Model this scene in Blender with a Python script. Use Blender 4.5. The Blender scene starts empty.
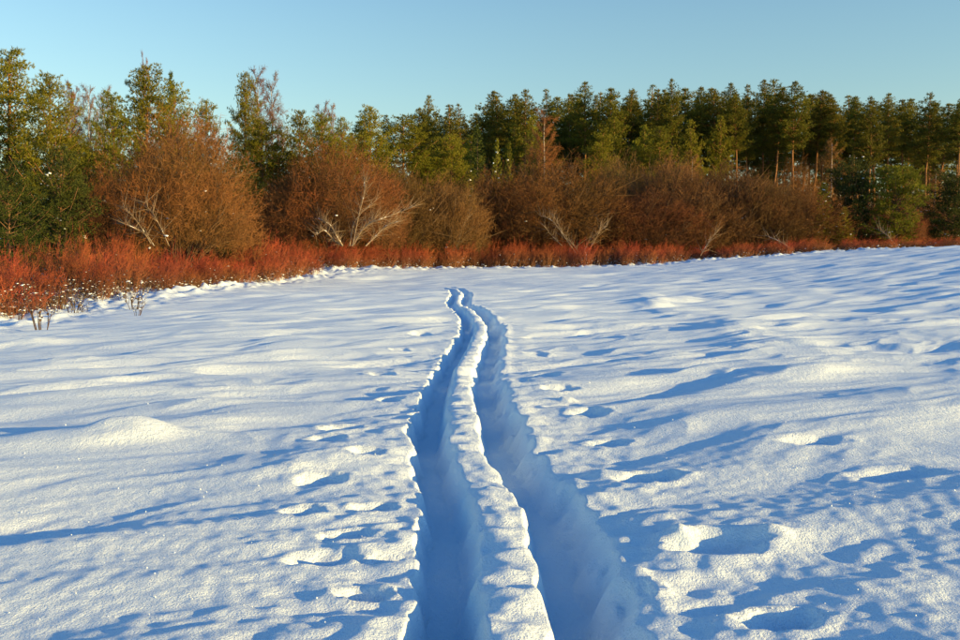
import bpy, math, random
import numpy as np

# ------------------------------------------------------------------ camera, sky, sun, exposure
SC = bpy.context.scene
COL = SC.collection
F = 933.0                       # focal length in photo pixels (960 wide)
HZ = 265.0                      # photo row of the true horizon
HC = 1.05                       # camera height
SUN_EL, SUN_AZ = math.radians(8.0), math.radians(113.0)   # azimuth clockwise from +Y

cam = bpy.data.cameras.new('camera')
cam.sensor_width = 36.0
cam.lens = 36.0 * F / 960.0
cam.clip_start, cam.clip_end = 0.05, 3000.0
camo = bpy.data.objects.new('camera', cam)
COL.objects.link(camo)
camo.location = (0, 0, HC)
camo.rotation_euler = (math.radians(90) - math.atan((320 - HZ) / F), 0, 0)
SC.camera = camo

W = bpy.data.worlds.new('World'); SC.world = W; W.use_nodes = True
wn, wl = W.node_tree.nodes, W.node_tree.links
def make_sky(air, ozone):
    k = wn.new('ShaderNodeTexSky'); k.sky_type = 'NISHITA'; k.sun_disc = False
    k.sun_elevation, k.sun_rotation = SUN_EL, SUN_AZ
    k.altitude = 100; k.air_density = air; k.dust_density = 0.0; k.ozone_density = ozone
    return k
# pale air low down, deep winter blue overhead, the same in every direction
low, high = make_sky(1.42, 3.4), make_sky(.95, 4.5)
gtc = wn.new('ShaderNodeTexCoord'); gsx = wn.new('ShaderNodeSeparateXYZ'); gmr = wn.new('ShaderNodeMapRange'); gmx = wn.new('ShaderNodeMix')
gmr.interpolation_type = 'SMOOTHSTEP'; gmr.inputs[1].default_value = .22; gmr.inputs[2].default_value = .6
gmx.data_type = 'RGBA'
wl.new(gtc.outputs['Generated'], gsx.inputs[0]); wl.new(gsx.outputs[2], gmr.inputs[0]); wl.new(gmr.outputs[0], gmx.inputs[0])
wl.new(low.outputs[0], gmx.inputs[6]); wl.new(high.outputs[0], gmx.inputs[7])
wl.new(gmx.outputs[2], wn['Background'].inputs[0])
wn['Background'].inputs[1].default_value = 0.143

sl = bpy.data.lights.new('sun', 'SUN'); sl.energy = 5.0; sl.angle = math.radians(0.5); sl.color = (1.0, 0.65, 0.22)
so = bpy.data.objects.new('sun', sl); COL.objects.link(so)
so.rotation_euler = (math.radians(90) - SUN_EL, 0, math.pi - SUN_AZ)
so.location = (30, -10, 20)
vs = SC.view_settings
vs.view_transform = 'Standard'; vs.look = 'None'; vs.exposure = 1.03; vs.gamma = 1.0; vs.use_curve_mapping = False
SC.cycles.max_bounces = 6

rng = np.random.default_rng(7)
random.seed(7)

# ------------------------------------------------------------------ noise
_perm = np.random.default_rng(3).permutation(512).astype(np.int64)
_ga = np.random.default_rng(4).uniform(0, 2 * np.pi, 512)
_gx, _gy = np.cos(_ga), np.sin(_ga)
def noise(x, y, seed=0):
    x = np.asarray(x, float) + seed * 17.31; y = np.asarray(y, float) - seed * 9.77
    xi, yi = np.floor(x).astype(np.int64), np.floor(y).astype(np.int64)
    xf, yf = x - xi, y - yi
    u = xf * xf * xf * (xf * (xf * 6 - 15) + 10); v = yf * yf * yf * (yf * (yf * 6 - 15) + 10)
    def g(ix, iy, dx, dy):
        h = _perm[(_perm[ix & 511] + iy) & 511]
        return _gx[h] * dx + _gy[h] * dy
    a = g(xi, yi, xf, yf); b = g(xi + 1, yi, xf - 1, yf)
    c = g(xi, yi + 1, xf, yf - 1); d = g(xi + 1, yi + 1, xf - 1, yf - 1)
    return 1.5 * ((a * (1 - u) + b * u) * (1 - v) + (c * (1 - u) + d * u) * v)
def sstep(a, b, x):
    t = np.clip((x - a) / (b - a), 0, 1); return t * t * (3 - 2 * t)

# ------------------------------------------------------------------ terrain base (smooth)
def PX(px, D): return (px - 480.0) / F * D
def PZ(py, D): return HC + (HZ - py) / F * D
_cp = []
for y_, z_ in ((-30, -.1), (-8, 0), (0, 0), (3, .0), (5, .035), (7, .03), (10, -.03), (15, -.05), (20, -.05), (30, -.02), (40, .06), (52, .32)):
    for x_ in (-6, 0, 6):
        _cp.append((x_, y_, z_ + .022 * x_))
for px, D, py in ((0, 28, 320), (100, 34, 297), (200, 40, 289), (330, 58, 269.5), (450, 70, 269), (560, 72, 268), (640, 72, 265),
                  (740, 72, 258.5), (860, 72, 250.5), (960, 72, 246.5)):
    _cp.append((PX(px, D), D, PZ(py, D)))
for px, D, z in ((0, 60, -.2), (200, 70, .4), (330, 85, .7), (480, 95, .8), (640, 95, .9), (740, 88, 1.35), (860, 88, 1.75), (960, 88, 2.1),
                 (740, 125, 1.2), (960, 125, 1.6), (480, 125, .8), (200, 125, .3), (0, 125, 0)):
    _cp.append((PX(px, D), D, z))
for x_, y_, z_ in ((-120, 0, -2), (-120, 150, -1), (120, 0, 3.6), (130, 120, 3.6), (-60, -120, -2), (60, -120, 0), (0, 260, 1.2), (-260, 260, 0), (260, 260, 3), (28, 30, 1.7), (-28, 10, -.9), (30, 5, 1.1)):
    _cp.append((x_, y_, z_))
_cp = np.array(_cp, float)
_n = len(_cp)
_S = 30.0
def _U(d2): return np.where(d2 > 1e-12, d2 * np.log(np.maximum(d2, 1e-12)), 0)
_A = np.zeros((_n + 3, _n + 3))
_d2 = ((_cp[:, None, :2] - _cp[None, :, :2]) ** 2).sum(-1) / _S ** 2
_A[:_n, :_n] = _U(_d2) + np.eye(_n) * 2e-3
_A[:_n, _n] = 1; _A[:_n, _n + 1:] = _cp[:, :2] / _S
_A[_n:, :_n] = _A[:_n, _n:].T
_w = np.linalg.solve(_A, np.concatenate([_cp[:, 2], np.zeros(3)]))
def base_h(x, y):
    x = np.asarray(x, float); y = np.asarray(y, float)
    r = np.maximum(1, np.sqrt(x * x + y * y) / 240.0); x = x / r; y = y / r
    o = _w[_n] + _w[_n + 1] * x / _S + _w[_n + 2] * y / _S
    for i in range(_n):
        o = o + _w[i] * _U(((x - _cp[i, 0]) ** 2 + (y - _cp[i, 1]) ** 2) / _S ** 2)
    return o
def ray_ground(px, py):
    D = np.geomspace(1.5, 90, 3000)
    z = base_h(PX(px, D), D); zr = PZ(py, D)
    i = int(np.argmax(zr <= z)); 
    return PX(px, D[i]), D[i]

# field edge: where the thicket begins (depth D for photo column px)
_ep = np.array([-160, 0, 100, 200, 330, 450, 560, 640, 740, 860, 960, 1120], float)
_ed = np.array([25, 28, 34, 40, 58, 70, 72, 72, 74, 75, 76, 78], float)
def edge_D(px): return np.interp(px, _ep, _ed)
def edge_dist(x, y):          # >0 : beyond the edge
    px = 480 + F * x / np.maximum(y, 1.0)
    return np.where(y > 5, y - edge_D(px), -50)

# ------------------------------------------------------------------ ski track centre line
_tc = [(700, 520), (640, 513), (600, 508), (560, 505), (520, 497), (480, 484), (450, 468), (430, 462), (410, 460), (391, 460), (379, 462), (366, 465), (350, 472),
       (338, 478), (327, 480), (314.5, 471), (306, 460.5), (300.5, 457), (295, 460.3), (289.5, 455)]
_tp = np.array([ray_ground(c, r) for r, c in _tc])
_tp = np.vstack([[_tp[0, 0] + .06, 0.3], [_tp[0, 0] + .03, 1.2], _tp, [_tp[-1, 0] - 1.0, _tp[-1, 1] + 4], [_tp[-1, 0] - 3.0, _tp[-1, 1] + 10]])
def catmull(P, n=14):
    out = []
    Q = np.vstack([2 * P[0] - P[1], P, 2 * P[-1] - P[-2]])
    for i in range(1, len(Q) - 2):
        for t in np.linspace(0, 1, n, endpoint=False):
            p0, p1, p2, p3 = Q[i - 1], Q[i], Q[i + 1], Q[i + 2]
            out.append(.5 * ((2 * p1) + (p2 - p0) * t + (2 * p0 - 5 * p1 + 4 * p2 - p3) * t * t + (3 * p1 - p0 - 3 * p2 + p3) * t ** 3))
    out.append(P[-1]); return np.array(out)
TL = catmull(_tp)
T_END = _tp[-3, 1]
def track_x(y): return np.interp(y, TL[:, 1], TL[:, 0])
def track_s(x, y):            # signed sideways distance from the track's middle
    cx = track_x(y); sl = (track_x(y + .05) - track_x(y - .05)) / .1
    return (x - cx) / np.sqrt(1 + sl * sl)
T_FADE0, T_FADE1 = T_END - 7.0, T_END + 3.5

# pits, prints and drifts: (px, py, half width x, half depth y, height, rotation)
_PITS = [(722, 552, .17, .10, -.085, .15), (650, 478, .15, .10, -.07, .3), (815, 445, .17, .10, -.035, .1), (905, 478, .22, .13, -.05, .3),
         (318, 478, .12, .09, -.06, .2), (300, 512, .09, .08, -.05, .0), (322, 560, .13, .08, -.05, .35), 
         (566, 405, .14, .11, -.05, .2), (590, 415, .12, .10, -.05, 0), (560, 392, .13, .10, -.045, .1), (340, 430, .12, .10, -.05, .1),
         (325, 440, .10, .08, -.05, .3), (380, 375, .12, .10, -.05, 0), (400, 350, .12, .12, -.05, 0), (535, 350, .15, .14, -.05, 0),
         (548, 372, .13, .11, -.045, 0), (786, 632, .12, .07, -.06, .2), (360, 600, .08, .06, -.05, 0), (380, 560, .09, .05, -.045, 0.3), (345, 535, .10, .06, -.05, .3), (372, 505, .09, .06, -.045, .2),
         (530, 335, .16, .15, -.05, 0), (420, 335, .14, .14, -.05, 0), (390, 400, .09, .09, -.045, 0), (365, 455, .09, .08, -.045, .2),
         (510, 325, .16, .2, -.04, 0), (610, 440, .12, .08, -.035, .2),
         (75, 392, .5, .3, -.05, .3), (255, 372, .5, .4, -.05, .4), (880, 350, .6, .4, -.06, .3), (640, 285, 1.6, 2.2, -.10, .4), (700, 296, 1.2, 2.0, -.10, .5)]
_DRIFT = [(145, 440, .36, .20, .09, .25), (812, 345, .5, .28, .07, .3), (210, 403, .4, .25, .03, .3), (310, 356, .8, .5, .05, .3), (690, 545, .08, .07, .025, 0),
          (605, 472, .10, .08, .025, .2), (300, 470, .09, .06, .02, .2), (325, 340, .9, .6, .05, .2), (20, 345, .8, .4, .06, .3), (668, 600, .05, .07, .04, 0), 
          (780, 545, .12, .05, .03, .2), (570, 400, .08, .05, .04, .1), (660, 305, .5, 3.5, .08, -.12), (745, 330, .5, 3.0, .06, -.2)]
_FEAT = []
for px, py, a, b, h, r in _PITS: 
    _FEAT.append(ray_ground(px, py) + (a, b, h, r, 1))
for px, py, a, b, h, r in _DRIFT:
    _FEAT.append(ray_ground(px, py) + (a, b, h, r, 0))

def snow_h(x, y, sp):
    """full snow height at points; sp = local grid spacing, so that finer relief is dropped where the mesh cannot carry it"""
    z = base_h(x, y)
    def lam(l): return sstep(1.6, 3.2, l / sp)
    c, s = math.cos(.50), math.sin(.50)
    wx = x + .25 * noise(x / 1.3, y / 1.3, 31); wy = y + .25 * noise(x / 1.3, y / 1.3, 32)
    u = wx * c + wy * s; v = -wx * s + wy * c
    tr = np.abs(track_s(x, y))
    far = sstep(9, 22, y) * sstep(-.2, .35, noise(x / 9, y / 9, 16))
    calm = .35 + .65 * sstep(.3, .8, tr)
    z = z + .085 * noise(x / 5.5, y / 8.0, 1) * lam(5) + .055 * noise(u / 2.4, v / 1.05, 2) * lam(1.1) + .038 * noise(u / 1.6, v / .62, 14) * lam(.65) + .10 * far * noise(u / 4.5, v / 1.9, 15)
    patch = (.75 + .75 * sstep(-.35, .5, noise(x / 2.2, y / 2.2, 41))) * (1 + .6 * sstep(4.5, 9, y))
    n1 = noise(u / 1.5, v / .48, 3); n1 = np.sign(n1) * np.abs(n1) ** 1.15
    z = z + calm * patch * (.024 * n1 * lam(.45) + .006 * (1 - 2 * np.abs(noise(u / .62, v / .26, 4))) * lam(.28)
         + .003 * noise(u / .24, v / .13, 5) * lam(.14))
    z = z + calm * (  .0050 * noise(x / .075, y / .06, 6) * lam(.07) + .0040 * noise(x / .036, y / .034, 7) * lam(.036))
    # rougher, lumpier strip on both sides of the track
    rough = sstep(1.3, .35, tr) * sstep(T_FADE1, T_FADE0, y)
    z = z + rough * (.020 * np.maximum(0, noise(x / .26, y / .14, 8)) * lam(.2) - .028 * np.maximum(0, noise(x / .28, y / .15, 9) - .12) * lam(.2) + .008 * noise(x / .09, y / .08, 10) * lam(.09))
    # humps over the buried tussocks by the thicket
    e = edge_dist(x, y)
    hump = sstep(-9, -.5, e) * sstep(12, 3, e)
    z = z + hump * (.26 * np.maximum(0, noise(x / .9, y / .9, 11)) + .20 * np.maximum(0, noise(x / .42, y / .5, 12)))
    for fx, fy, a, b, h, r, k in _FEAT:
        m = (np.abs(x - fx) < 3.2 * max(a, b)) & (np.abs(y - fy) < 3.2 * max(a, b))
        if not m.any(): continue
        dx, dy = x[m] - fx, y[m] - fy
        cu, su = math.cos(r), math.sin(r)
        p = (dx * cu + dy * su) / a; q = (-dx * su + dy * cu) / b
        wob = .22 * noise(dx / (a * .7), dy / (b * .7), 13 + int(fx * 10))
        d = np.sqrt(p * p + q * q) + wob
        if k: z[m] += .8 * h * (sstep(1.3, .5, d)) - h * .12 * np.exp(-((d - 1.35) / .3) ** 2)
        else: z[m] += h * np.exp(-d ** 2 * 1.1) * (1 + .6 * np.clip(-p, -.6, .6))
    # the two ski grooves
    m = (tr < 1.2) & (y < T_FADE1 + .5) & (y > .2)
    xx, yy = x[m], y[m]
    s = track_s(xx, yy)
    dep = .19 * sstep(T_FADE1, T_FADE0, yy) * (1 + .18 * noise(yy / .9, xx * 0, 20))
    j = .030 * noise(xx / .20, yy / .22, 21) + .016 * noise(xx / .07, yy / .085, 22)
    jl = .050 * noise(xx * .3, yy / .47, 23) + .05 * noise(xx * .3, yy / .19, 26) * np.abs(noise(xx * .2, yy / .9, 37)) + .010 * noise(xx / .1, yy / .085, 38)
    sL, sR = s + jl + j * .5, s + j
    wide = 1 + .10 * noise(yy / 1.7, xx * 0, 24)
    gl = sstep(-.325 * wide, -.265 * wide, sL) * sstep(-.07, -.165, s + .025 * noise(yy / .3, xx * 0, 27) + j * .4)
    gr = sstep(.405 * wide, .265 * wide, sR + .03 * noise(xx / .12, yy / .16, 34)) * sstep(.09, .145, s + .03 * noise(yy / .27, xx * 0, 28) + j * .4)
    g = np.maximum(gl, gr * .96)
    keep = 1 - .75 * g
    zb = base_h(xx, yy)
    rim = .014 * np.exp(-((sL + .38) / .05) ** 2) * (.0 + noise(yy / .19, xx * 0, 25)) + .022 * np.exp(-((sR - .44) / .06) ** 2) * (.5 + noise(yy / .21, xx * 0, 29))
    ridge = sstep(.17, .06, np.abs(s)) * (.02 * noise(yy / .16, xx / .3, 30) + .007 * noise(yy / .075, xx / .1, 33)) + .030 * np.clip(1 - (s / .135) ** 2, 0, 1)
    fade = sstep(T_FADE1, T_FADE0, yy)
    z[m] = zb + (z[m] - zb) * keep - dep * g + .016 * g * (1 - g) * 4 * noise(xx / .08, yy / .12, 35) + .008 * g * noise(xx / .1, yy / .14, 36) + (rim + ridge) * fade
    return z

# ------------------------------------------------------------------ materials
def mat(name, base=(.5, .5, .5), rough=.8, spec=.2):
    m = bpy.data.materials.new(name); m.use_nodes = True
    b = m.node_tree.nodes['Principled BSDF']
    b.inputs['Base Color'].default_value = (*base, 1); b.inputs['Roughness'].default_value = rough
    b.inputs['Specular IOR Level'].default_value = spec
    return m, m.node_tree.nodes, m.node_tree.links, b

def snow_mat():
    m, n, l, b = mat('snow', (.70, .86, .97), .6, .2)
    tc = n.new('ShaderNodeTexCoord')
    n1 = n.new('ShaderNodeTexNoise'); n1.inputs['Scale'].default_value = 120; n1.inputs['Detail'].default_value = 4; n1.inputs['Roughness'].default_value = .65
    l.new(tc.outputs['Object'], n1.inputs['Vector'])
    n2 = n.new('ShaderNodeTexNoise'); n2.inputs['Scale'].default_value = 30; n2.inputs['Detail'].default_value = 5
    l.new(tc.outputs['Object'], n2.inputs['Vector'])
    b1 = n.new('ShaderNodeBump'); b1.inputs['Strength'].default_value = .7; b1.inputs['Distance'].default_value = .010
    l.new(n1.outputs[0], b1.inputs['Height'])
    b2 = n.new('ShaderNodeBump'); b2.inputs['Strength'].default_value = .6; b2.inputs['Distance'].default_value = .016
    l.new(n2.outputs[0], b2.inputs['Height']); l.new(b1.outputs[0], b2.inputs['Normal'])
    l.new(b2.outputs[0], b.inputs['Normal'])
    return m
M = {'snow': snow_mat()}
M['snow_clump'] = mat('snow_clump', (.78, .88, .95), .6, .2)[0]

def tone_mat(name, c0, c1, rough=.75, trans=.0, attr=True, objvar=.25):
    """colour runs from c0 to c1 along the per-piece value 'tone'; each plant varies a little"""
    m, n, l, b = mat(name, c0, rough, .15)
    a = n.new('ShaderNodeAttribute'); a.attribute_name = 'tone'
    mx = n.new('ShaderNodeMix'); mx.data_type = 'RGBA'
    mx.inputs[6].default_value = (*c0, 1); mx.inputs[7].default_value = (*c1, 1)
    l.new(a.outputs['Fac'], mx.inputs[0])
    oi = n.new('ShaderNodeObjectInfo')
    mr = n.new('ShaderNodeMapRange'); mr.inputs[3].default_value = 1 - objvar; mr.inputs[4].default_value = 1 + objvar
    l.new(oi.outputs['Random'], mr.inputs[0])
    hs = n.new('ShaderNodeHueSaturation')
    l.new(mr.outputs[0], hs.inputs['Value']); l.new(mx.outputs[2], hs.inputs['Color'])
    mr2 = n.new('ShaderNodeMapRange'); mr2.inputs[3].default_value = .488; mr2.inputs[4].default_value = .512
    mm = n.new('ShaderNodeMath'); mm.operation = 'FRACT'; mk = n.new('ShaderNodeMath'); mk.operation = 'MULTIPLY'; mk.inputs[1].default_value = 7.3
    l.new(oi.outputs['Random'], mk.inputs[0]); l.new(mk.outputs[0], mm.inputs[0]); l.new(mm.outputs[0], mr2.inputs[0]); l.new(mr2.outputs[0], hs.inputs['Hue'])
    l.new(hs.outputs[0], b.inputs['Base Color'])
    if trans > 0:
        t = n.new('ShaderNodeBsdfTranslucent'); l.new(hs.outputs[0], t.inputs[0])
        ms = n.new('ShaderNodeMixShader'); ms.inputs[0].default_value = trans
        l.new(b.outputs[0], ms.inputs[1]); l.new(t.outputs[0], ms.inputs[2])
        l.new(ms.outputs[0], n['Material Output'].inputs[0])
    return m
M['pine_needles'] = tone_mat('pine_needles', (.12, .132, .013), (.22, .212, .018), .6, .25)
M['spruce_needles'] = tone_mat('spruce_needles', (.045, .065, .016), (.09, .11, .018), .6, .2)
M['forest_needles'] = tone_mat('forest_needles', (.095, .105, .013), (.20, .19, .02), .6, .22)
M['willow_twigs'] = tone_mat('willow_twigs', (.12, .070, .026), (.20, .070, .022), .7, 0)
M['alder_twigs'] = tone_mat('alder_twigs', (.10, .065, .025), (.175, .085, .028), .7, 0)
M['birch_twigs'] = tone_mat('birch_twigs', (.15, .08, .028), (.21, .095, .03), .7, 0)
M['red_twigs'] = tone_mat('red_twigs', (.19, .11, .05), (.30, .072, .028), .6, 0, objvar=.35)
M['dry_grass'] = tone_mat('dry_grass', (.20, .14, .07), (.42, .33, .19), .8, .2)
M['weed_stalks'] = tone_mat('weed_stalks', (.07, .05, .03), (.14, .09, .05), .8, 0)

def bark(name, low, high, z0, z1):
    m, n, l, b = mat(name, low, .9, .1)
    tc = n.new('ShaderNodeTexCoord'); sx = n.new('ShaderNodeSeparateXYZ'); l.new(tc.outputs['Object'], sx.inputs[0])
    mr = n.new('ShaderNodeMapRange'); mr.inputs[1].default_value = z0; mr.inputs[2].default_value = z1; l.new(sx.outputs[2], mr.inputs[0])
    nz = n.new('ShaderNodeTexNoise'); nz.inputs['Scale'].default_value = 9; nz.inputs['Detail'].default_value = 4; l.new(tc.outputs['Object'], nz.inputs['Vector'])
    mx = n.new('ShaderNodeMix'); mx.data_type = 'RGBA'; mx.inputs[6].default_value = (*low, 1); mx.inputs[7].default_value = (*high, 1)
    l.new(mr.outputs[0], mx.inputs[0])
    m2 = n.new('ShaderNodeMix'); m2.data_type = 'RGBA'; m2.blend_type = 'MULTIPLY'; m2.inputs[0].default_value = .7
    l.new(mx.outputs[2], m2.inputs[6]); l.new(nz.outputs[0], m2.inputs[7]); l.new(m2.outputs[2], b.inputs['Base Color'])
    bp = n.new('ShaderNodeBump'); bp.inputs['Strength'].default_value = .6; bp.inputs['Distance'].default_value = .03
    l.new(nz.outputs[0], bp.inputs['Height']); l.new(bp.outputs[0], b.inputs['Normal'])
    return m
M['pine_bark'] = bark('pine_bark', (.16, .12, .09), (.42, .22, .10), 1, 7)
M['spruce_bark'] = bark('spruce_bark', (.12, .09, .07), (.14, .10, .08), 0, 5)
M['birch_bark'] = bark('birch_bark', (.55, .50, .44), (.70, .64, .56), 0, 6)
M['willow_bark'] = bark('willow_bark', (.17, .13, .09), (.19, .125, .07), 0, 3)
M['pale_bark'] = bark('pale_bark', (.42, .35, .26), (.36, .28, .19), 0, 3)

# ------------------------------------------------------------------ mesh collector
ICO_V = None
class MB:
    def __init__(s): s.v = []; s.f = []; s.t = []; s.n = 0
    def add(s, v, f, t):
        s.v.append(np.asarray(v, np.float32)); s.f.append(np.asarray(f, np.int32) + s.n); s.n += len(v)
        s.t.append(np.broadcast_to(np.asarray(t, np.float32), (len(v),)).copy())
    def spikes(s, P, Q, w, t):
        """thin three-sided tapering twigs from P to Q, base width w"""
        n = len(P)
        if n == 0: return
        P = np.asarray(P, float); Q = np.asarray(Q, float); d = Q - P
        L = np.linalg.norm(d, axis=1, keepdims=True) + 1e-9; d = d / L
        a = np.cross(d, np.where(np.abs(d[:, 2:3]) < .9, [[0, 0, 1.]], [[1., 0, 0]])); a /= np.linalg.norm(a, axis=1, keepdims=True) + 1e-9
        b = np.cross(d, a); w = np.broadcast_to(np.asarray(w, float).reshape(-1, 1), (n, 1))
        V = np.empty((n, 4, 3))
        for k in range(3):
            an = k * 2.0944; V[:, k] = P + (a * math.cos(an) + b * math.sin(an)) * w * .5
        V[:, 3] = Q
        i = np.arange(n)[:, None] * 4
        Fc = np.concatenate([i + [0, 1, 3], i + [1, 2, 3], i + [2, 0, 3]], 0)
        t = np.broadcast_to(np.asarray(t, float), (n,))
        s.add(V.reshape(-1, 3), Fc, np.repeat(t, 4))
    def blades(s, P, D, L, w, t):
        """needle sprays: one slim triangle each"""
        n = len(P); P = np.asarray(P, float)
        a = rng.normal(size=(n, 3)); a -= D * (a * D).sum(1, keepdims=True); a /= np.linalg.norm(a, axis=1, keepdims=True) + 1e-9
        L = np.broadcast_to(np.asarray(L, float).reshape(-1, 1), (n, 1)); w = np.broadcast_to(np.asarray(w, float).reshape(-1, 1), (n, 1))
        V = np.empty((n, 3, 3)); V[:, 0] = P + a * w * .5; V[:, 1] = P - a * w * .5; V[:, 2] = P + D * L
        s.add(V.reshape(-1, 3), np.arange(n * 3).reshape(-1, 3), np.repeat(np.broadcast_to(np.asarray(t, float), (n,)), 3))
    def tufts(s, C, A, L, w, K, t, spread=.75):
        n = len(C)
        if n == 0: return
        C = np.repeat(np.asarray(C, float), K, 0); A = np.repeat(np.asarray(A, float), K, 0)
        D = A + rng.normal(size=C.shape) * spread; D /= np.linalg.norm(D, axis=1, keepdims=True) + 1e-9
        L = np.repeat(np.broadcast_to(np.asarray(L, float), (n,)), K) * rng.uniform(.7, 1.25, n * K)
        t = np.repeat(np.broadcast_to(np.asarray(t, float), (n,)), K) + rng.normal(size=n * K) * .12
        s.blades(C, D, L, w * L / L.mean(), np.clip(t, 0, 1))
    def tube(s, pts, rad, sides, t):
        pts = np.asarray(pts, float); m = len(pts); rad = np.broadcast_to(np.asarray(rad, float), (m,))
        tg = np.gradient(pts, axis=0); tg /= np.linalg.norm(tg, axis=1, keepdims=True) + 1e-9
        ref = np.array([0, 0, 1.]) if abs(tg[0, 2]) < .8 else np.array([1., 0, 0])
        a = np.cross(tg, ref); a /= np.linalg.norm(a, axis=1, keepdims=True) + 1e-9; b = np.cross(tg, a)
        an = np.arange(sides) * 2 * np.pi / sides
        V = pts[:, None] + (a[:, None] * np.cos(an)[None, :, None] + b[:, None] * np.sin(an)[None, :, None]) * rad[:, None, None]
        Fc = []
        for i in range(m - 1):
            for k in range(sides):
                p, q = i * sides + k, i * sides + (k + 1) % sides
                Fc += [(p, q, q + sides), (p, q + sides, p + sides)]
        for k in range(1, sides - 1): Fc.append(((m - 1) * sides, (m - 1) * sides + k, (m - 1) * sides + k + 1))
        s.add(V.reshape(-1, 3), Fc, t)
    def lumps(s, C, R, flat=.6):
        """small uneven lumps of lodged snow"""
        n = len(C)
        if n == 0: return
        g = (1 + 5 ** .5) / 2
        B = np.array([(-1, g, 0), (1, g, 0), (-1, -g, 0), (1, -g, 0), (0, -1, g), (0, 1, g), (0, -1, -g), (0, 1, -g), (g, 0, -1), (g, 0, 1), (-g, 0, -1), (-g, 0, 1)]) / 1.9
        FI = np.array([(0, 11, 5), (0, 5, 1), (0, 1, 7), (0, 7, 10), (0, 10, 11), (1, 5, 9), (5, 11, 4), (11, 10, 2), (10, 7, 6), (7, 1, 8), (3, 9, 4), (3, 4, 2), (3, 2, 6), (3, 6, 8), (3, 8, 9), (4, 9, 5), (2, 4, 11), (6, 2, 10), (8, 6, 7), (9, 8, 1)])
        C = np.asarray(C, float); R = np.broadcast_to(np.asarray(R, float), (n,))
        sc = np.stack([rng.uniform(.7, 1.5, n), rng.uniform(.7, 1.5, n), rng.uniform(flat * .7, flat * 1.2, n)], 1) * R[:, None]
        V = C[:, None] + B[None] * sc[:, None] * rng.uniform(.5, 1.45, (n, 12, 1))
        s.add(V.reshape(-1, 3), (FI[None] + (np.arange(n) * 12)[:, None, None]).reshape(-1, 3), .5)
    def mesh(s, name, m, smooth=False):
        v = np.concatenate(s.v); f = np.concatenate(s.f); t = np.concatenate(s.t)
        me = bpy.data.meshes.new(name)
        me.vertices.add(len(v)); me.vertices.foreach_set('co', v.ravel())
        me.loops.add(len(f) * 3); me.loops.foreach_set('vertex_index', f.ravel())
        me.polygons.add(len(f)); me.polygons.foreach_set('loop_start', np.arange(0, len(f) * 3, 3, dtype=np.int32))
        me.update(calc_edges=True)
        if smooth: me.polygons.foreach_set('use_smooth', np.ones(len(f), bool))
        a = me.attributes.new('tone', 'FLOAT', 'POINT'); a.data.foreach_set('value', t)
        me.materials.append(m)
        return me

def link(name, me, parent=None, loc=(0, 0, 0)):
    o = bpy.data.objects.new(name, me); COL.objects.link(o); o.location = loc
    if parent is not None: o.parent = parent
    return o
def tag(o, label, cat, group=None):
    o['label'] = label; o['category'] = cat
    if group: o['group'] = group
    return o
def place(proto, px, D, label, cat, group, top=None, width=None, scale=None, rz=None, sink=.05, name=None):
    """copy a plant (Empty + parts) to photo column px at depth D; top = photo row its tip reaches"""
    x, y = PX(px, D), D
    z = float(base_h(x, y)) - sink
    r = bpy.data.objects.new(name or proto['name'], None); COL.objects.link(r)
    r.empty_display_size = .3
    sz = scale if scale else 1.0
    if top is not None: sz = (PZ(top, D) - z) / proto['H']
    sx = sz if width is None else (width / F * D) / proto['Wd']
    r.location = (x, y, z); r.scale = (sx, sx, sz); r.rotation_euler = (random.gauss(0, .022), random.gauss(0, .022), random.uniform(0, 6.28) if rz is None else rz)
    tag(r, label, cat, group)
    for pn, me, subs in proto['parts']:
        p = link(pn, me, r)
        if pn == 'snow': p['kind'] = 'stuff'
        for sn, sm in subs: link(sn, sm, p)
    return r

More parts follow.
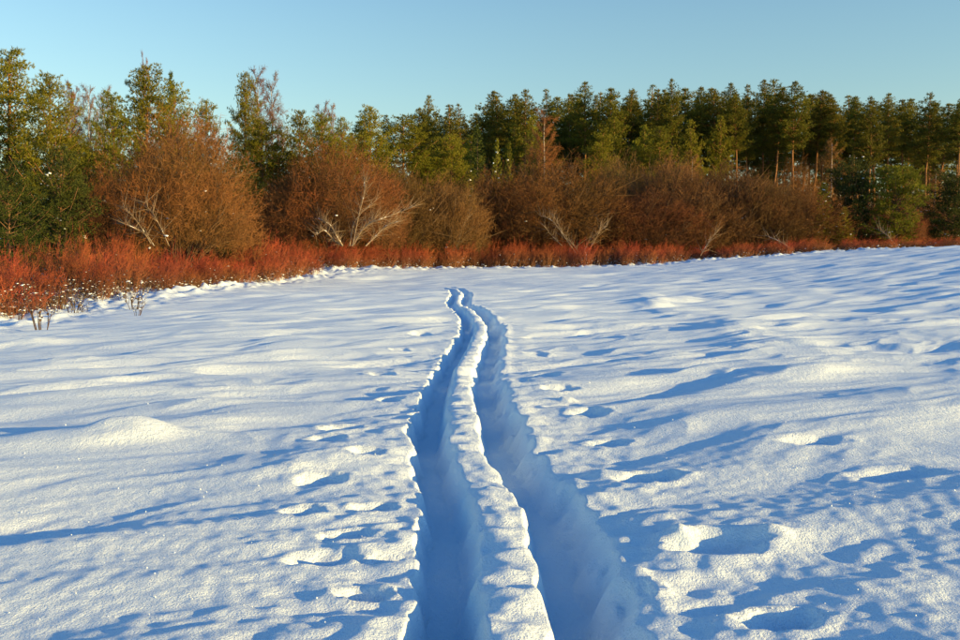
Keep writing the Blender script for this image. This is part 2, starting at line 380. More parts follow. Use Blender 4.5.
# ------------------------------------------------------------------ the snow field and the ski track
def build_ground():
    cy0 = -0.8
    half = math.radians(36)
    th = np.concatenate([np.linspace(-half, half, 830), np.linspace(half, 2 * math.pi - half, 110)[1:-1]])
    r = np.concatenate([np.geomspace(.25, 2.6, 50, endpoint=False), np.geomspace(2.6, 80, 640, endpoint=False), np.geomspace(80, 520, 50)])
    nt, nr = len(th), len(r)
    R, T = np.meshgrid(r, th, indexing='ij')
    x = (R * np.sin(T)).ravel(); y = (R * np.cos(T) + cy0).ravel()
    dr = np.gradient(r); sp = np.repeat(dr, nt)
    z = snow_h(x, y, sp)
    V = np.stack([x, y, z], 1).reshape(nr, nt, 3)
    # normals on the grid
    du = np.gradient(V, axis=0); dv = (np.roll(V, -1, 1) - np.roll(V, 1, 1))
    N = np.cross(dv, du); N /= np.linalg.norm(N, axis=2, keepdims=True) + 1e-12
    N[N[..., 2] < 0] *= -1
    V = V.reshape(-1, 3); N = N.reshape(-1, 3)
    i, k = np.meshgrid(np.arange(nr - 1), np.arange(nt), indexing='ij')
    k2 = (k + 1) % nt
    Q = np.stack([i * nt + k, (i + 1) * nt + k, (i + 1) * nt + k2, i * nt + k2], -1).reshape(-1, 4)[:, ::-1]
    cen = V[Q].mean(1)
    s = track_s(cen[:, 0], cen[:, 1])
    isT = (s > -.38) & (s < .47) & (cen[:, 1] > .4) & (cen[:, 1] < T_FADE1)
    for name, sel in (('snow_field', ~isT), ('ski_track', isT)):
        q = Q[sel]; used, inv = np.unique(q.ravel(), return_inverse=True)
        v = V[used].astype(np.float32); nn = N[used]
        me = bpy.data.meshes.new(name)
        me.vertices.add(len(v)); me.vertices.foreach_set('co', v.ravel())
        me.loops.add(len(q) * 4); me.loops.foreach_set('vertex_index', inv.astype(np.int32))
        me.polygons.add(len(q)); me.polygons.foreach_set('loop_start', np.arange(0, len(q) * 4, 4, dtype=np.int32))
        me.update(calc_edges=True)
        me.polygons.foreach_set('use_smooth', np.ones(len(q), bool))
        me.normals_split_custom_set_from_vertices(nn.astype(np.float32))
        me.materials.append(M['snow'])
        o = link(name, me); o['kind'] = 'structure'
        o['label'] = 'pair of deep parallel ski grooves cut through the snow' if name == 'ski_track' else 'wide windblown snow field with low drifts'
    # centre cap under the camera is closed by the innermost ring being tiny
build_ground()

# ------------------------------------------------------------------ plant prototypes
def unit(v): return v / (np.linalg.norm(v, axis=-1, keepdims=True) + 1e-9)

def make_pine(H, base, Rmax, nbr, ncl, L, w, K, needle, name, tr=.012, peak=.35, up0=.15, up1=.9, snow=0, dead=0, barkm='pine_bark', point=.9, cr0=.42, per=12):
    """trunk with branches; every branch carries rounded clumps of needle tufts"""
    tk, cr, sn = MB(), MB(), MB()
    n = 14
    h = np.linspace(0, 1, n); wob = np.cumsum(rng.normal(size=(n, 2)) * .012 * H / n * 3, 0); wob -= wob[0]
    tp = np.stack([wob[:, 0], wob[:, 1], h * H], 1)
    tk.tube(tp, H * tr * (1 - h * .93) + .01, 7, .5)
    tpos = lambda q: np.array([np.interp(q * H, tp[:, 2], tp[:, 0]), np.interp(q * H, tp[:, 2], tp[:, 1]), q * H])
    C, A, T = [], [], []
    ga = rng.uniform(0, 6); one = rng.uniform(0, 6.28)
    UP = np.array([0, 0, 1.])
    for i in range(nbr):
        q = base + (1 - base) * ((i + rng.uniform(0, .9)) / nbr) ** 1.05
        f = (q - base) / (1 - base)
        prof = (.35 + .65 * sstep(-.1, peak, f)) if f < peak else (1 - ((f - peak) / (1 - peak)) ** 1.25 * .98) ** point
        ga += 2.399 + rng.normal() * .4
        ln = Rmax * prof * rng.uniform(.5, 1.12) * (1 + .15 * math.cos(ga - one)) + .10
        up = up0 + (up1 - up0) * f + rng.normal() * .14
        d = unit(np.array([math.cos(ga), math.sin(ga), up]))
        p0 = tpos(min(q, .985))
        m = 5; tt = np.linspace(0, 1, m)
        br = p0 + d * (tt * ln)[:, None] + UP * ((tt ** 2) * rng.uniform(.05, .25) * ln - .08 * ln * np.sin(tt * 3.1) * (1 - f))[:, None] + np.cumsum(rng.normal(size=(m, 3)) * .025 * ln, 0)
        tk.tube(br, (ln * .013 + .008) * (1 - .8 * tt), 3, .5)
        tv = rng.uniform(.15, .85)
        nc = max(1, int(round(ncl * ln / Rmax * rng.uniform(.8, 1.2))))
        for j in range(nc):
            u = 1.0 if j == 0 else rng.uniform(.3, .95)
            c = np.array([np.interp(u, tt, br[:, k]) for k in range(3)])
            rad = min(cr0, .07 + ln * .36) * rng.uniform(.65, 1.15)
            side = np.cross(d, UP) * rng.normal() * rad * (1.2 if j else .3)
            c = c + side + UP * rad * .2
            k = max(4, int(per * (rad / cr0) ** 1.5 * 1.2))
            o = rng.normal(size=(k, 3)); o = unit(o) * (rng.uniform(0, 1, (k, 1)) ** .45) * rad * np.array([1.1, 1.1, .5])
            o = o + d * (o @ d)[:, None] * .6
            C.append(c + o); A.append(unit(o / rad * .8 + d * .35 + UP * .55)); T.append(np.full(k, tv) + rng.normal(size=k) * .14)
            if snow and rng.uniform() < snow:
                ks = rng.integers(1, 4); sn.lumps(c + rng.normal(size=(ks, 3)) * rad * [.5, .5, .15] + UP * rad * .6, rng.uniform(.03, .09, ks), .45)
    e = np.linspace(.93, 1, 6); lead = np.array([tpos(min(q, .999)) for q in e]) + rng.normal(size=(6, 3)) * .03
    C.append(lead); A.append(np.repeat(UP[None], 6, 0)); T.append(np.full(6, .6))
    cr.tufts(np.concatenate(C), np.concatenate(A), L, w, K, np.clip(np.concatenate(T), 0, 1), .6)
    if dead:
        q = rng.uniform(base * .45, base, dead); an = rng.uniform(0, 6.28, dead)
        P = np.array([tpos(x) for x in q]); D = np.stack([np.cos(an), np.sin(an), rng.uniform(-.3, .2, dead)], 1)
        tk.spikes(P, P + D * rng.uniform(.5, 1.6, dead)[:, None], .04, .5)
    parts = [('trunk', tk.mesh(name + '_trunk', M[barkm], True), []), ('crown', cr.mesh(name + '_crown', M[needle]), [])]
    if sn.n: parts.append(('snow', sn.mesh(name + '_snow', M['snow_clump'], True), []))
    return {'name': name, 'H': H, 'Wd': 2 * Rmax * 1.05, 'parts': parts}

def make_spruce(H, base, Rmax, nbr, L, w, K, name, snow=0.0, needle='spruce_needles'):
    tk, cr, sn = MB(), MB(), MB()
    tk.tube([(0, 0, 0), (.02 * H / 10, 0, H * .5), (0, 0, H)], [H * .014, H * .008, .01], 7, .5)
    C, A, T = [], [], []; ga = 0
    for i in range(nbr):
        f = (i + rng.uniform(0, .9)) / nbr; q = base + (1 - base) * f
        ln = Rmax * (1 - f) ** .85 * rng.uniform(.75, 1.15) + .10
        ga += 2.399 + rng.normal() * .3
        d = np.array([math.cos(ga), math.sin(ga), -.25 + .75 * f ** 1.5]); d = unit(d)
        m = 5; tt = np.linspace(0, 1, m)
        br = np.array([0, 0, q * H]) + d * (tt * ln)[:, None] + np.array([0, 0, 1]) * (.16 * ln * tt ** 2)[:, None]
        tk.tube(br, (.01 + ln * .01) * (1 - .8 * tt), 3, .5)
        tv = rng.uniform(.2, .8)
        for u in np.linspace(.15, 1, max(3, int(ln / (L * .55)))):
            b0 = np.array([np.interp(u, tt, br[:, c]) for c in range(3)])
            sd = unit(np.cross(d, [0, 0, 1]))
            for sgn in (-1, 1):
                l2 = ln * .28 * (1.15 - u) + .05
                for e in np.linspace(.2, 1, max(1, int(l2 / (L * .6)))):
                    C.append(b0 + sd * sgn * l2 * e + d * l2 * .5 * e - np.array([0, 0, .12 * l2])); A.append(unit(d + sd * sgn * .7 + [0, 0, -.15])); T.append(tv + rng.normal() * .12)
            if snow and rng.uniform() < snow: sn.lumps([b0 + np.array([0, 0, .06])], L * rng.uniform(.4, .9), .4)
    for e in np.linspace(.93, 1, 7): C.append(np.array([0, 0, e * H])); A.append(np.array([0, 0, 1.])); T.append(.5)
    cr.tufts(np.array(C), np.array(A), L, w, K, np.clip(np.array(T), 0, 1), .45)
    parts = [('trunk', tk.mesh(name + '_trunk', M['spruce_bark'], True), []), ('crown', cr.mesh(name + '_crown', M[needle]), [])]
    if sn.n: parts.append(('snow', sn.mesh(name + '_snow', M['snow_clump'], True), []))
    return {'name': name, 'H': H, 'Wd': 2 * Rmax, 'parts': parts}

def twig_cloud(mb, P, D, lens, w, K, lo, hi, t, lift=.35, spread=.6, ratio=(.35, .7)):
    """K side twigs on each branch (P, D, lens); returns the children"""
    n = len(P)
    u = rng.uniform(lo, hi, (n, K, 1))
    B = P[:, None] + D[:, None] * lens[:, None, None] * u
    d = unit(D[:, None] + rng.normal(size=(n, K, 3)) * spread + np.array([0, 0, lift]))
    l = lens[:, None] * rng.uniform(ratio[0], ratio[1], (n, K))
    B = B.reshape(-1, 3); d = d.reshape(-1, 3); l = l.reshape(-1)
    tt = np.clip(np.repeat(np.broadcast_to(np.asarray(t, float), (n,)), K) + rng.normal(size=n * K) * .12, 0, 1)
    mb.spikes(B, B + d * l[:, None], w, tt)
    return B, d, l, tt

def make_willow(H, R, name, twigm, nst=26, fill=12000, snow=22, w=.015, up=.42, squat=.28, base_r=.5):
    """stems fanning out of one stool into a rounded dome of fine twigs"""
    st, tw, sn = MB(), MB(), MB()
    lob = rng.normal(size=(9, 3)); lob[:, 2] = np.abs(lob[:, 2]); lob = unit(lob); la = rng.uniform(-.22, .18, 9)
    def outline(d):          # how far the dome reaches in direction d
        g = np.exp(-6 * (1 - d @ lob.T)) @ la
        return 1 + g
    c0 = np.array([0, 0, squat * H])
    for i in range(nst):
        an = i * 2.399 + rng.normal() * .3; q = math.sqrt((i + .5) / nst)
        d = unit(np.array([math.cos(an) * q, math.sin(an) * q, .25 + 1.1 * (1 - q)]))
        tip = c0 * .8 + d * np.array([R, R, H * (1 - squat)]) * outline(d[None])[0] * rng.uniform(.75, .95)
        b = np.array([math.cos(an), math.sin(an), 0]) * base_r * q * rng.uniform(.3, 1)
        m = 8; tt = np.linspace(0, 1, m)
        pts = b + (tip - b) * np.stack([tt ** 1.2, tt ** 1.2, tt ** .85], 1) + np.cumsum(rng.normal(size=(m, 3)) * .025 * H / 6, 0)
        st.tube(pts, np.linspace(.04, .01, m) * H / 7, 4, .5)
        k = 6; ii = rng.integers(2, m - 1, k)
        dd = unit(unit(pts[ii + 1] - pts[ii]) + rng.normal(size=(k, 3)) * .45)
        st.spikes(pts[ii], pts[ii] + dd * (H * rng.uniform(.15, .32, (k, 1))), .04 * H / 7, .5)
    d = rng.normal(size=(fill, 3)); d[:, 2] = np.abs(d[:, 2]) - .25; d = unit(d)
    rho = rng.uniform(0, 1, fill) ** .42
    rho = rho * outline(d) * (.93 + .22 * noise(d[:, 0] * 4, d[:, 1] * 4 + d[:, 2] * 3, 61) + .10 * noise(d[:, 0] * 11, d[:, 1] * 11 + d[:, 2] * 8, 64))
    P = c0 + d * rho[:, None] * np.array([R, R, H * (1 - squat)]) * .93
    keep = P[:, 2] > .05 * H; P, d, rho = P[keep], d[keep], rho[keep]
    clump = noise(P[:, 0] / 1.1, P[:, 1] / 1.1 + P[:, 2] / 1.3, 62); kk = clump > -.28; P, d, rho = P[kk], d[kk], rho[kk]
    D = unit(d * .55 + np.array([0, 0, up]) + rng.normal(size=P.shape) * .48)
    L = rng.uniform(.35, .85, len(P)) * H / 7
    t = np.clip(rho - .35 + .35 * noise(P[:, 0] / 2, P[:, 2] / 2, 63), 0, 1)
    P = P - D * L[:, None] * .6
    tw.spikes(P, P + D * L[:, None], w, t)
    K = 4; Q = np.repeat(P + D * L[:, None] * .1, K, 0) + np.repeat(D * L[:, None], K, 0) * rng.uniform(.1, .9, (len(P) * K, 1))
    E = unit(np.repeat(D, K, 0) + rng.normal(size=Q.shape) * .6)
    tw.blades(Q, E, np.repeat(L, K) * rng.uniform(.3, .65, len(Q)), w * .95, np.clip(np.repeat(t, K) + .08, 0, 1))
    ztop = float(np.percentile(P[:, 2] + D[:, 2] * L, 98.5)); wid = float(np.percentile(np.abs(P[:, :2] + D[:, :2] * L[:, None]), 97)) * 2
    if snow:
        i = rng.integers(0, len(P), snow); C = P[i]; i2 = np.argsort(C[:, 2])[:int(snow * .7)]
        sn.lumps(C[i2], rng.uniform(.03, .08, len(i2)), .6)
    parts = [('stem', st.mesh(name + '_stems', M['willow_bark'], True), []), ('twigs', tw.mesh(name + '_twigs', M[twigm]), [])]
    if sn.n: parts.append(('snow', sn.mesh(name + '_snow', M['snow_clump'], True), []))
    return {'name': name, 'H': ztop, 'Wd': wid, 'parts': parts}

def make_birch(H, R, name, base=.28, k1=38, dens=1.2):
    tk, tw = MB(), MB()
    n = 9; h = np.linspace(0, 1, n); wob = np.cumsum(rng.normal(size=(n, 2)) * .05, 0); wob -= wob[0]
    tp = np.stack([wob[:, 0], wob[:, 1], h * H], 1)
    tk.tube(tp, H * .010 * (1 - .9 * h) + .012, 6, .5)
    q = base + (1 - base) * np.linspace(0, .97, k1); an = np.arange(k1) * 2.399 + rng.normal(size=k1) * .3
    f = (q - base) / (1 - base)
    P = np.stack([np.interp(q * H, tp[:, 2], tp[:, 0]), np.interp(q * H, tp[:, 2], tp[:, 1]), q * H], 1)
    D = unit(np.stack([np.cos(an), np.sin(an), .65 + .7 * f], 1)); L = R * 1.35 * (1 - .75 * f) * rng.uniform(.75, 1.1, k1)
    tw.spikes(P, P + D * L[:, None], .05, .3)
    B, d, l, t = twig_cloud(tw, P, D, L, .028, int(9 * dens), .15, 1, .4, .25, .5, (.25, .5))
    B, d, l, t = twig_cloud(tw, B, d, l, .02, int(6 * dens), .2, 1, t, -.1, .55, (.4, .8))
    B, d, l, t = twig_cloud(tw, B, d, l, .016, 3, .2, 1, t, -.35, .5, (.5, .9))
    return {'name': name, 'H': H, 'Wd': 2 * R, 'parts': [('trunk', tk.mesh(name + '_trunk', M['birch_bark'], True), []), ('crown', tw.mesh(name + '_crown', M['birch_twigs']), [])]}

def make_red(name, H=1.6, R=.75, nst=55, snow=26, low=.55):
    tw, sn = MB(), MB()
    an = rng.uniform(0, 6.28, nst); q = np.sqrt(rng.uniform(0, 1, nst))
    P = np.stack([np.cos(an) * q * R * .7, np.sin(an) * q * R * .7, np.zeros(nst)], 1)
    D = unit(np.stack([np.cos(an) * q * .35, np.sin(an) * q * .35, np.ones(nst)], 1) + rng.normal(size=(nst, 3)) * .13)
    L = H * rng.uniform(.6, 1.0, nst) * (1 - .22 * q)
    hue = lambda B, l, d: np.clip((B[:, 2] + .5 * l * d[:, 2]) / H * 1.5 - .22, 0, 1)
    tw.spikes(P, P + D * L[:, None], .022, .35)
    B, d, l, t = twig_cloud(tw, P, D, L, .014, 7, .12, .95, 0, .40, .55, (.2, .42)); tw.t[-1][:] = np.repeat(hue(B, l, d), 4)
    B, d, l, t = twig_cloud(tw, B, d, l, .011, 4, .15, 1, 0, .3, .65, (.35, .7)); tw.t[-1][:] = np.repeat(hue(B, l, d), 4)
    i = rng.integers(0, len(B), snow); C = B[i]; C[:, 2] *= low
    sn.lumps(C, rng.uniform(.012, .045, snow), .35)
    return {'name': name, 'H': H, 'Wd': 2 * R, 'parts': [('twigs', tw.mesh(name + '_twigs', M['red_twigs']), []), ('snow', sn.mesh(name + '_snow', M['snow_clump'], True), [])]}

BUSHY = [make_pine(10, .05, 2.6, 150, 9, .135, .028, 7, 'pine_needles', 'bushy_pine', peak=.30, snow=.002, point=.8, cr0=.29, per=14) for _ in range(4)]
SNOWY = [make_pine(7, .06, 2.3, 100, 5.5, .14, .030, 7, 'spruce_needles', 'snowy_pine', peak=.38, snow=.03, cr0=.36, per=18) for _ in range(2)]
ROUND = [make_pine(5, .02, 2.3, 110, 5, .15, .032, 7, k_, 'round_pine', peak=.45, point=.5, snow=s_, cr0=.36, per=18) for k_, s_ in (('pine_needles', .004), ('spruce_needles', .05))]
TALL = [make_pine(21, b_, 2.2, 88, 8, .23, .05, 7, 'forest_needles', 'forest_pine', tr=.0085, peak=.25, up0=-.05, up1=.75, dead=22, point=1.1, cr0=.38, per=9) for b_ in (.50, .62, .55, .66, .58, .48)]
MIDP = [make_pine(14, .12, 2.4, 110, 5, .24, .05, 8, 'pine_needles', 'young_pine', tr=.010, peak=.28, dead=10, cr0=.42, per=13) for _ in range(3)]
SPRUCE = [make_spruce(12, .05, 2.0, 120, .28, .06, 6, 'spruce_tree', 0) for _ in range(3)]
SMALLS = [make_spruce(5, .03, 1.35, 80, .18, .04, 6, 'young_spruce', .03, 'pine_needles') for _ in range(2)]
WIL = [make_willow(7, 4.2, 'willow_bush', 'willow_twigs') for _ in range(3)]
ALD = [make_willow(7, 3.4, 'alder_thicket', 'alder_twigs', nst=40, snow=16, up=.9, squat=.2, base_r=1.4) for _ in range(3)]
BIRCH = [make_birch(13, 2.6, 'bare_birch') for _ in range(3)]
RED = [make_red('red_shrub') for _ in range(5)]

# ------------------------------------------------------------------ the trees that can be told apart
ORD = ['', 'first', 'second', 'third', 'fourth', 'fifth', 'sixth', 'seventh', 'eighth', 'ninth', 'tenth', 'eleventh', 'twelfth', 'thirteenth', 'fourteenth',
       'fifteenth', 'sixteenth', 'seventeenth', 'eighteenth', 'nineteenth', 'twentieth']
def ordw(i):
    if i <= 20: return ORD[i]
    tens = {2: ('twenty', 'twentieth'), 3: ('thirty', 'thirtieth'), 4: ('forty', 'fortieth'), 5: ('fifty', 'fiftieth')}[i // 10]
    return tens[1] if i % 10 == 0 else tens[0] + '-' + ORD[i % 10]

PG = 'bushy pines along the field edge'
for k, (px, D, top, wd, lab) in enumerate([
    (14, 52, 57, 95, 'tallest bushy green pine at the left edge of the photo'),
    (-48, 50, 85, 110, 'green pine cut off by the left edge of the photo'),
    (52, 49, 82, 78, 'bushy olive pine just right of the tallest left edge pine'),
    (80, 52, 140, 70, 'short olive pine below the bare reddish birches'),
    (118, 62, 98, 60, 'green pine with dark left side, left of the broad peaked pine'),
    (150, 64, 73, 78, 'broad peaked green pine rising behind the big rusty willow'),
    (176, 66, 88, 60, 'pine leaning against the right side of the broad peaked pine'),
    (203, 68, 104, 42, 'small pine ending the left pine group by the sky gap'),
    (246, 72, 81, 46, 'narrow pointed pine left of the tall bare birch twigs'),
    (262, 66, 122, 62, 'low olive pine under the tall bare birch twigs'),
    (300, 66, 116, 52, 'olive pine left of the brown twiggy birch crown'),
    (322, 68, 118, 50, 'yellowish pine with brown birch crown behind it'),
    (342, 72, 124, 40, 'dark small pine beside the deepest dip of the skyline'),
    (372, 74, 112, 58, 'rounded dark green pine right of the deepest skyline dip'),
    (405, 80, 121, 84, 'broad yellow green pine above the willow with white limbs'),
    (448, 81, 138, 48, 'slim yellow green pine tip right of the broad yellow pine'),
    (430, 80, 154, 62, 'low yellow green pine half hidden by brown willow twigs'),
    (895, 80, 177, 52, 'sunlit round pine right of the dark snowy pine'),
    (950, 80, 183, 46, 'dark round pine at the right edge of the photo'),
    (597, 90, 134, 52, 'short yellow green pine below the dark forest wall, right of brown birch'),
    (660, 92, 130, 60, 'yellow green pine in front of the forest near the middle'),
    (632, 94, 150, 50, 'low pine between two yellow green pines before the forest'),
]):
    place(ROUND[px > 940] if px > 880 else BUSHY[k % 4], px, D, lab, 'pine tree', PG, top=top, width=wd * 1.3)
for k, (px, D, top, wd, lab) in enumerate([
    (58, 44, 152, 78, 'dark pine with snow patches beneath the left edge pines'),
    (10, 42, 168, 70, 'dark snow flecked pine at the far left above red shrubs'),
    (848, 81, 172, 56, 'dark round pine with snow lodged on its left side'),
    (236, 62, 150, 50, 'snow flecked pine between the rusty willow and white limbed willow'),
]):
    place(ROUND[1] if px > 800 else SNOWY[k % 2], px, D, lab, 'pine tree', 'dark pines carrying snow', top=top, width=wd * 1.1)
for k, (px, D, top, wd, lab) in enumerate([
    (171, 72, 77, 30, 'thin dark spruce tip right of the broad pine peak'),
    (478, 84, 128, 40, 'dark spruce at the left foot of the forest wall'),
]):
    place(SPRUCE[k % 3], px, D, lab, 'spruce tree', 'pointed spruces', top=top, width=wd)
for k, (px, D, top, wd, lab) in enumerate([
    (497, 78, 142, 24, 'small pointed conifer above the thicket, left of brown birch'),
    (508, 79, 146, 20, 'smaller twin of the pointed conifer above the thicket'),
    (820, 80, 184, 32, 'young green conifer left of the dark snowy pine'),
    (842, 79, 208, 26, 'small bright conifer in front of the dark snowy pine'),
    (466, 74, 172, 26, 'little conifer peeking out between two willow thickets'),
]):
    place(SMALLS[k % 2], px, D, lab, 'conifer', 'young conifers', top=top, width=wd)
for k, (px, D, top, wd, lab) in enumerate([
    (73, 78, 97, 40, 'leftmost bare reddish birch between the two left pine groups'),
    (83, 80, 94, 40, 'second bare reddish birch between the two left pine groups'),
    (92, 79, 96, 40, 'third bare reddish birch between the two left pine groups'),
    (103, 80, 99, 40, 'rightmost bare reddish birch between the two left pine groups'),
    (143, 84, 66, 22, 'faint bare birch top above the broad peaked pine'),
    (262, 84, 80, 50, 'tall pale bare birch beside the narrow pointed pine'),
    (276, 86, 86, 44, 'bare birch at the right of the tall pale birch'),
    (324, 82, 110, 48, 'brown twiggy birch crown behind the yellowish pine'),
    (334, 84, 114, 26, 'thin birch right of the brown twiggy crown'),
    (544, 86, 120, 56, 'brown bare birch with pale trunk before the dark forest'),
    (828, 90, 145, 46, 'bare birch with pale trunk above the right thicket'),
    (930, 92, 175, 60, 'low bare birch right of the sunlit round pine'),
    (690, 90, 158, 40, 'thin leaning bare birch before the dark forest middle'),
]):
    place(BIRCH[k % 3], px, D, lab, 'birch tree', 'bare birches', top=top, width=wd)

# willows and alder thickets along the field edge
for k, (px, D, top, wd, kind, lab) in enumerate([
    (180, 47, 127, 158, 'w', 'biggest rusty round willow bush at the left'),
    (118, 45, 178, 70, 'w', 'low brown willow at the left foot of the biggest willow'),
    (335, 63, 150, 130, 'w', 'brown willow with white snowy limbs spreading from its base'),
    (394, 66.5, 172, 84, 'a', 'brown willow right of the white limbed willow'),
    (452, 70, 196, 66, 'w', 'small brown willow where the ski track points'),
    (490, 74, 180, 70, 'a', 'dark bare thicket left of the wide dome shaped willow'),
    (560, 75, 166, 150, 'w', 'wide dome shaped brown willow with white limbs, centre of the edge'),
    (620, 80, 166, 80, 'a', 'upright brown thicket right of the dome shaped willow'),
    (672, 77, 166, 90, 'a', 'brown upright alder thicket right of centre'),
    (724, 77, 174, 100, 'a', 'tan alder thicket above the white fallen branch'),
    (778, 77, 186, 110, 'w', 'round orange brown willow sloping down to the right'),
    (650, 74, 196, 110, 'w', 'low tan brush in front of the upright thickets'),
    (700, 75, 190, 90, 'a', 'dense brown thicket behind the thin leaning branch'),
    (530, 73.5, 188, 90, 'w', 'brown willow at the left half of the dome shaped willow'),
    (756, 76, 184, 80, 'a', 'brown thicket behind the white fallen branch'),
    (444, 69, 184, 92, 'a', 'brown willow between the white limbed willow and ski track'),
    (798, 84, 170, 46, 'w', 'reddish willow top behind the round orange brown willow'),
    (878, 82, 224, 70, 'w', 'brown brush between the two right side pines'),
    (286, 62, 186, 60, 'a', 'dark thicket between the biggest willow and the white limbed willow'),
]):
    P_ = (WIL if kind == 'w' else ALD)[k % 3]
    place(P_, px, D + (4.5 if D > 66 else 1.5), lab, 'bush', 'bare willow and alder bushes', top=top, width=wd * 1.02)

# ------------------------------------------------------------------ far pine forest
SKYL = [(352, 132), (362, 124), (388, 116), (418, 108), (432, 100), (450, 108), (468, 104), (485, 92), (498, 100), (511, 95), (530, 92), (548, 92), (566, 97), (583, 84), (597, 96), (611, 88),
        (624, 94), (638, 88), (652, 95), (661, 90), (673, 81), (686, 92), (698, 85), (712, 90), (726, 85), (738, 93), (746, 88), (756, 84), (768, 92), (779, 83), (793, 85), (808, 93),
        (819, 92), (832, 97), (850, 99), (866, 98), (885, 97), (902, 103), (920, 95), (936, 105), (953, 99), (970, 103), (990, 98), (1012, 104)]
for i, (px, top) in enumerate(SKYL):
    D = 104 + (i * 7 % 5) * 2.4
    where = ', '.join(['tall pine on the far forest skyline', ordw(i + 1) + ' from its left end']) if i < 41 else 'tall forest pine beyond the right edge of the photo'
    place(TALL[(1, 3, 4)[i % 3] if px > 690 else i % 6], px, D, where, 'pine tree', 'tall pines of the far forest skyline', top=top + random.uniform(-2, 3), width=random.uniform(28, 50))
for i in range(46):
    px = 425 + i * 13.2 + random.uniform(-5, 5); D = random.choice((116, 121, 126))
    top = np.interp(px, [420, 480, 580, 680, 800, 960], [122, 110, 100, 96, 102, 110]) + random.uniform(-7, 6)
    place(TALL[(i * 5 + 1) % 6], px, D, 'tall pine half hidden inside the far forest', 'pine tree', 'pines inside the far forest', top=top, width=random.uniform(36, 50))
for i in range(26):
    px = 430 + i * 22 + random.uniform(-6, 6)
    place(MIDP[i % 3], px, random.uniform(128, 138), 'low crowned pine deep inside the far forest', 'pine tree', 'low crowned pines deep in the forest', top=random.uniform(118, 140), width=random.uniform(40, 52))
for i, (px, top) in enumerate([(640, 128), (612, 120), (720, 118), (535, 118), (512, 128), (470, 138), (690, 122)]):
    place(MIDP[i % 3], px, 98 + (i % 3) * 2, 'shorter full crowned pine in the forest front, %s from the left' % ordw(1 + sorted([640, 612, 720, 535, 512, 470, 690]).index(px)),
          'pine tree', 'shorter pines before the forest', top=top, width=random.uniform(38, 50))

for i in range(38):
    px = -60 + i * 43 if i < 26 else 470 + (i - 26) * 42 + random.uniform(-12, 12); D = (random.uniform(64, 72) if px < 330 else random.uniform(86, 97) if i < 26 else random.uniform(99, 108))
    lab = 'low brown undergrowth bush behind the left pines' if px < 330 else 'low brown undergrowth bush at the foot of the far forest'
    place((ALD + WIL)[i % 6], px, D, lab, 'bush', lab.replace('bush', 'bushes'), top=random.uniform(190, 210) if px < 480 else random.uniform(178, 198) if px < 690 else random.uniform(196, 212), width=random.uniform(58, 84))
for i, px in enumerate((-30, 28, 100, 215, 285, 335)):
    place(SNOWY[i % 2] if i % 3 == 0 else MIDP[i % 3], px, 84 + i % 3 * 3, 'dark pine far behind the left edge trees, %s from the left' % ordw(i + 1), 'pine tree', 'dark pines behind the left trees', top=(120, 130, 140, 150, 140, 146)[i], width=60)

# ------------------------------------------------------------------ red shrubs in a band along the edge
nred = 0
RSEC = [(0, 'red shrub of the near thicket cut off by the left photo edge'), (90, 'red shrub of the near thicket below the left edge pines'), (190, 'tall red shrub of the near thicket below the pale dead limbs'),
        (270, 'rusty shrub of the strip below the biggest willow'), (335, 'rusty shrub left of the white curved limbs'), (430, 'red shrub below the white limbed willow'),
        (500, 'red shrub where the ski track points'), (640, 'bright red shrub below the dome shaped willow'), (740, 'brownish shrub below the upright alder thickets'),
        (840, 'low red shrub near the white fallen branch'), (970, 'low red shrub below the right side pines'), (2000, 'red shrub beyond the right photo edge')]
for row in range(5):
    px = -120.0
    while px < 1060:
        De = float(edge_D(px)); D = De - .6 + row * (1.5 if De < 45 else 1.9) + random.uniform(-.5, .5)
        hgt = float(np.interp(px, [0, 60, 120, 200, 300, 360, 420, 500, 600, 700, 800, 960], [1.8, 1.85, 2.2, 1.95, 1.9, 1.9, 2.2, 2.5, 2.4, 1.7, 1.5, 1.2])) * random.uniform(.68, 1.1) * (.78 + .10 * row)
        if 175 < px < 198 and row < 3: hgt *= .6
        sec = next(t for lim, t in RSEC if px < lim)
        if random.random() > .08:
            r = place(RED[nred % 5], px + random.uniform(-4, 4), D, sec, 'shrub', sec.replace('shrub', 'shrubs', 1), scale=1, name='red_shrub')
            r.scale = (random.uniform(.85, 1.2), random.uniform(.85, 1.2), hgt / 1.6)
            nred += 1
        px += 1.25 / De * F * random.uniform(.8, 1.2)

# ------------------------------------------------------------------ weeds and grass at the foot of the thicket
def make_weed(name):
    tw, sn = MB(), MB()
    n = 9; an = rng.uniform(0, 6.28, n)
    P = np.stack([np.cos(an) * .08, np.sin(an) * .08, np.zeros(n)], 1); D = unit(np.stack([np.cos(an) * .25, np.sin(an) * .25, np.ones(n)], 1) + rng.normal(size=(n, 3)) * .1)
    L = rng.uniform(.25, .7, n); tw.spikes(P, P + D * L[:, None], .016, .3)
    B, d, l, t = twig_cloud(tw, P, D, L, .012, 5, .3, 1, .5, .3, .5, (.15, .4))
    tw.lumps(B[::3] + d[::3] * l[::3, None], .018, .8)
    sn.lumps(P + D * L[:, None] * rng.uniform(.5, 1, (n, 1)), rng.uniform(.012, .04, n), .4)
    return {'name': name, 'H': .7, 'Wd': .5, 'parts': [('stalk', tw.mesh(name + '_stalks', M['weed_stalks']), []), ('snow', sn.mesh(name + '_snow', M['snow_clump'], True), [])]}
WEED = [make_weed('dry_weed') for _ in range(3)]
